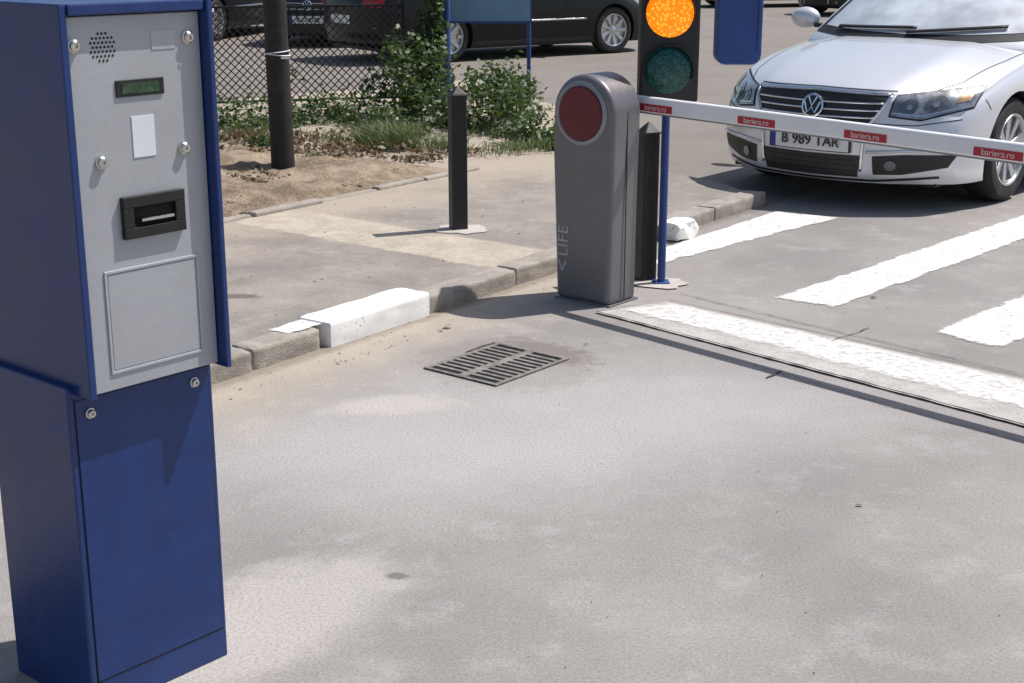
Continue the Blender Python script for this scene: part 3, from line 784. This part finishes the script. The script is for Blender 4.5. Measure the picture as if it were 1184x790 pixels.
        patch('headlamp',sx([(.465,.573),(.62,.555),(.822,.622)]),sx([(.476,.683),(.62,.703),(.822,.734)]),'x',.008,'lamp',26,8)
        circ('main_beam',s*.548,.622,.042,'x',.012,'lampdark'); circ('main_bulb',s*.548,.622,.015,'x',.015,'lamp')
        circ('dip_beam',s*.665,.636,.046,'x',.012,'lampdark'); circ('dip_bulb',s*.665,.636,.016,'x',.015,'lamp')
        strip('lamp_rib',sx([(.478,.588),(.62,.572),(.80,.628)]),.007,'x',.013,'chrome',18)
        patch('indicator',sx([(.745,.64),(.80,.655)]),sx([(.745,.70),(.80,.72)]),'x',.012,'indic',5,4)
        ax='y' if s>0 else '-y'
        strip('bumper_seam',[(-.60,.60),(-.56,.66)],.006,ax,.0015,'trim',6)
        for k,pts in enumerate(([(-1.42,.25),(-1.45,.6),(-1.40,.90)],[(-2.52,.25),(-2.52,.92)],[(-3.28,.60),(-3.45,.80),(-3.45,.93)])):
            strip('door_gap_%d'%k,pts,.007,ax,.0015,'trim',16)
        strip('side_trim',[(-1.46,.50),(-3.2,.50)],.022,ax,.006,'chrome' if paint!='silver' else 'silver',30,bvh,.004)
        strip('sill',[(-1.36,.235),(-3.25,.235)],.05,ax,.003,'trim',20)
        for k,xh in enumerate((-2.38,-3.28)):
            strip('handle_%d'%k,[(xh-.10,.80),(xh+.10,.80)],.025,ax,.022,paint,6,bvh,.012)
        patch('window_front',[(-1.58,.995),(-2.52,1.0)],[(-2.02,1.345),(-2.50,1.395)],ax,.004,'glass',16,8,gbvh)
        patch('window_rear',[(-2.58,1.0),(-3.62,1.02)],[(-2.56,1.395),(-3.25,1.35)],ax,.004,'glass',16,8,gbvh)
        strip('bonnet_gap',[(-.17,s*.47),(-.30,s*.60),(-.55,s*.71),(-1.0,s*.76),(-1.3,s*.77)],.007,'z',.0015,'trim',40)
        bm=bmesh.new(); bmesh.ops.create_icosphere(bm,subdivisions=3,radius=1)
        for v in bm.verts:
            q=v.co; v.co=Vector((-1.62+q.x*.075*(1.0 if q.x>0 else .35),s*(.985+q.y*.115),1.03+q.z*.075))
        me=bpy.data.meshes.new('mirror'); bm.to_mesh(me); bm.free(); me.materials.append(M[paint]); me.shade_smooth()
        o=bpy.data.objects.new('mirror',me); COL.objects.link(o); o.parent=e
        box('mirror_stalk',(-1.66,-1.58),(.80,.90) if s>0 else (-.90,-.80),(.965,.995),M['trim'],e,.008)
        patch('tail_lamp',sx([(.50,.72),(.80,.72)]),sx([(.50,.88),(.80,.86)]),'-x',.005,'redlamp',12,5)
    for i,x in enumerate(AX):
        for s in (1,-1): make_wheel(e,x,s,'wheel_%d%s'%(i,'l' if s>0 else 'r'))
    patch('bonnet_front_gap',[(s_,.716-.02*abs(s_)) for s_ in (-.46,0,.46)],[(s_,.722-.02*abs(s_)) for s_ in (-.46,0,.46)],'x',.0015,'trim',24,1)
    patch('windscreen_border',[(-.755,.955),(-.4,.93),(0,.92),(.4,.93),(.755,.955)],[(-.575,1.405),(0,1.425),(.575,1.405)],'x',.003,'trim',24,12,gbvh)
    patch('windscreen',[(-.70,.995),(-.4,.977),(0,.970),(.4,.977),(.70,.995)],[(-.545,1.385),(0,1.402),(.545,1.385)],'x',.006,screen,24,12,gbvh)
    patch('rear_screen',[(-.62,1.04),(.62,1.04)],[(-.5,1.38),(.5,1.38)],'-x',.004,'glass',16,8,gbvh)
    for k,(a,b) in enumerate((((-.55,.985),(.05,1.0)),((.0,.972),(.60,1.02)))):
        strip('wiper_%d'%k,[a,b],.013,'x',.020,'trim',16,gbvh,.01)
    patch('rear_plate',[(-.26,.50),(.26,.50)],[(-.26,.61),(.26,.61)],'-x',.008,'plate',6,3)
    box('underbody',(-4.5,-.3),(-.7,.7),(.15,.19),M['trim'],e)
    return e
car('parked_car','silver',(1.80,8.72,0),229,'screen','B 989 TAR')
car('parked_car','carblack',(-3.0,21.5,0),258,'glass','B 12 KLM')
h=Vector((math.cos(R(34)),math.sin(R(34)),0)); rt_=Vector((h.y,-h.x,0))
fc=Vector((1.43,20.49,0))+h*.95-rt_*.885
car('parked_car','carblack',(fc.x,fc.y,0),34,'glass','B 77 RTV')
car('parked_car','cardark',(-5.7,22.3,0),255,'glass','B 45 VPL')
car('parked_car','caryellow',(4.2,34.0,0),200,'glass','B 09 TAX')
car('parked_car','cardark',(6.2,30.2,0),215,'glass','B 31 DEN')

# ---------------------------------------------------------------- light, sky, camera
w=bpy.data.worlds.new('World'); scene.world=w; w.use_nodes=True
nt=w.node_tree; bg=nt.nodes['Background']; sk=nt.nodes.new('ShaderNodeTexSky'); sk.sky_type='NISHITA'; sk.sun_disc=False
sk.sun_elevation=R(59); sk.sun_rotation=R(67); sk.air_density=1.1; sk.dust_density=2.0
nt.links.new(sk.outputs[0],bg.inputs[0]); bg.inputs[1].default_value=.11
sl=bpy.data.lights.new('sun','SUN'); sl.energy=5.0; sl.angle=R(.5); sl.color=(1,.965,.925)
so=bpy.data.objects.new('sun',sl); COL.objects.link(so); so.location=(8,4,15)
el=R(59); dv=Vector((math.cos(el)*.92,math.cos(el)*.39,math.sin(el)))
so.rotation_euler=(-dv).to_track_quat('-Z','Y').to_euler()
cd=bpy.data.cameras.new('camera'); cam=bpy.data.objects.new('camera',cd); COL.objects.link(cam)
cam.location=(0,0,1.6); cam.rotation_euler=(R(90)-math.atan(470/1660),0,0); cd.sensor_width=36; cd.lens=1660/1184*36; cd.clip_end=1500
scene.camera=cam
scene.view_settings.view_transform='Standard'; scene.view_settings.look='None'; scene.view_settings.exposure=0
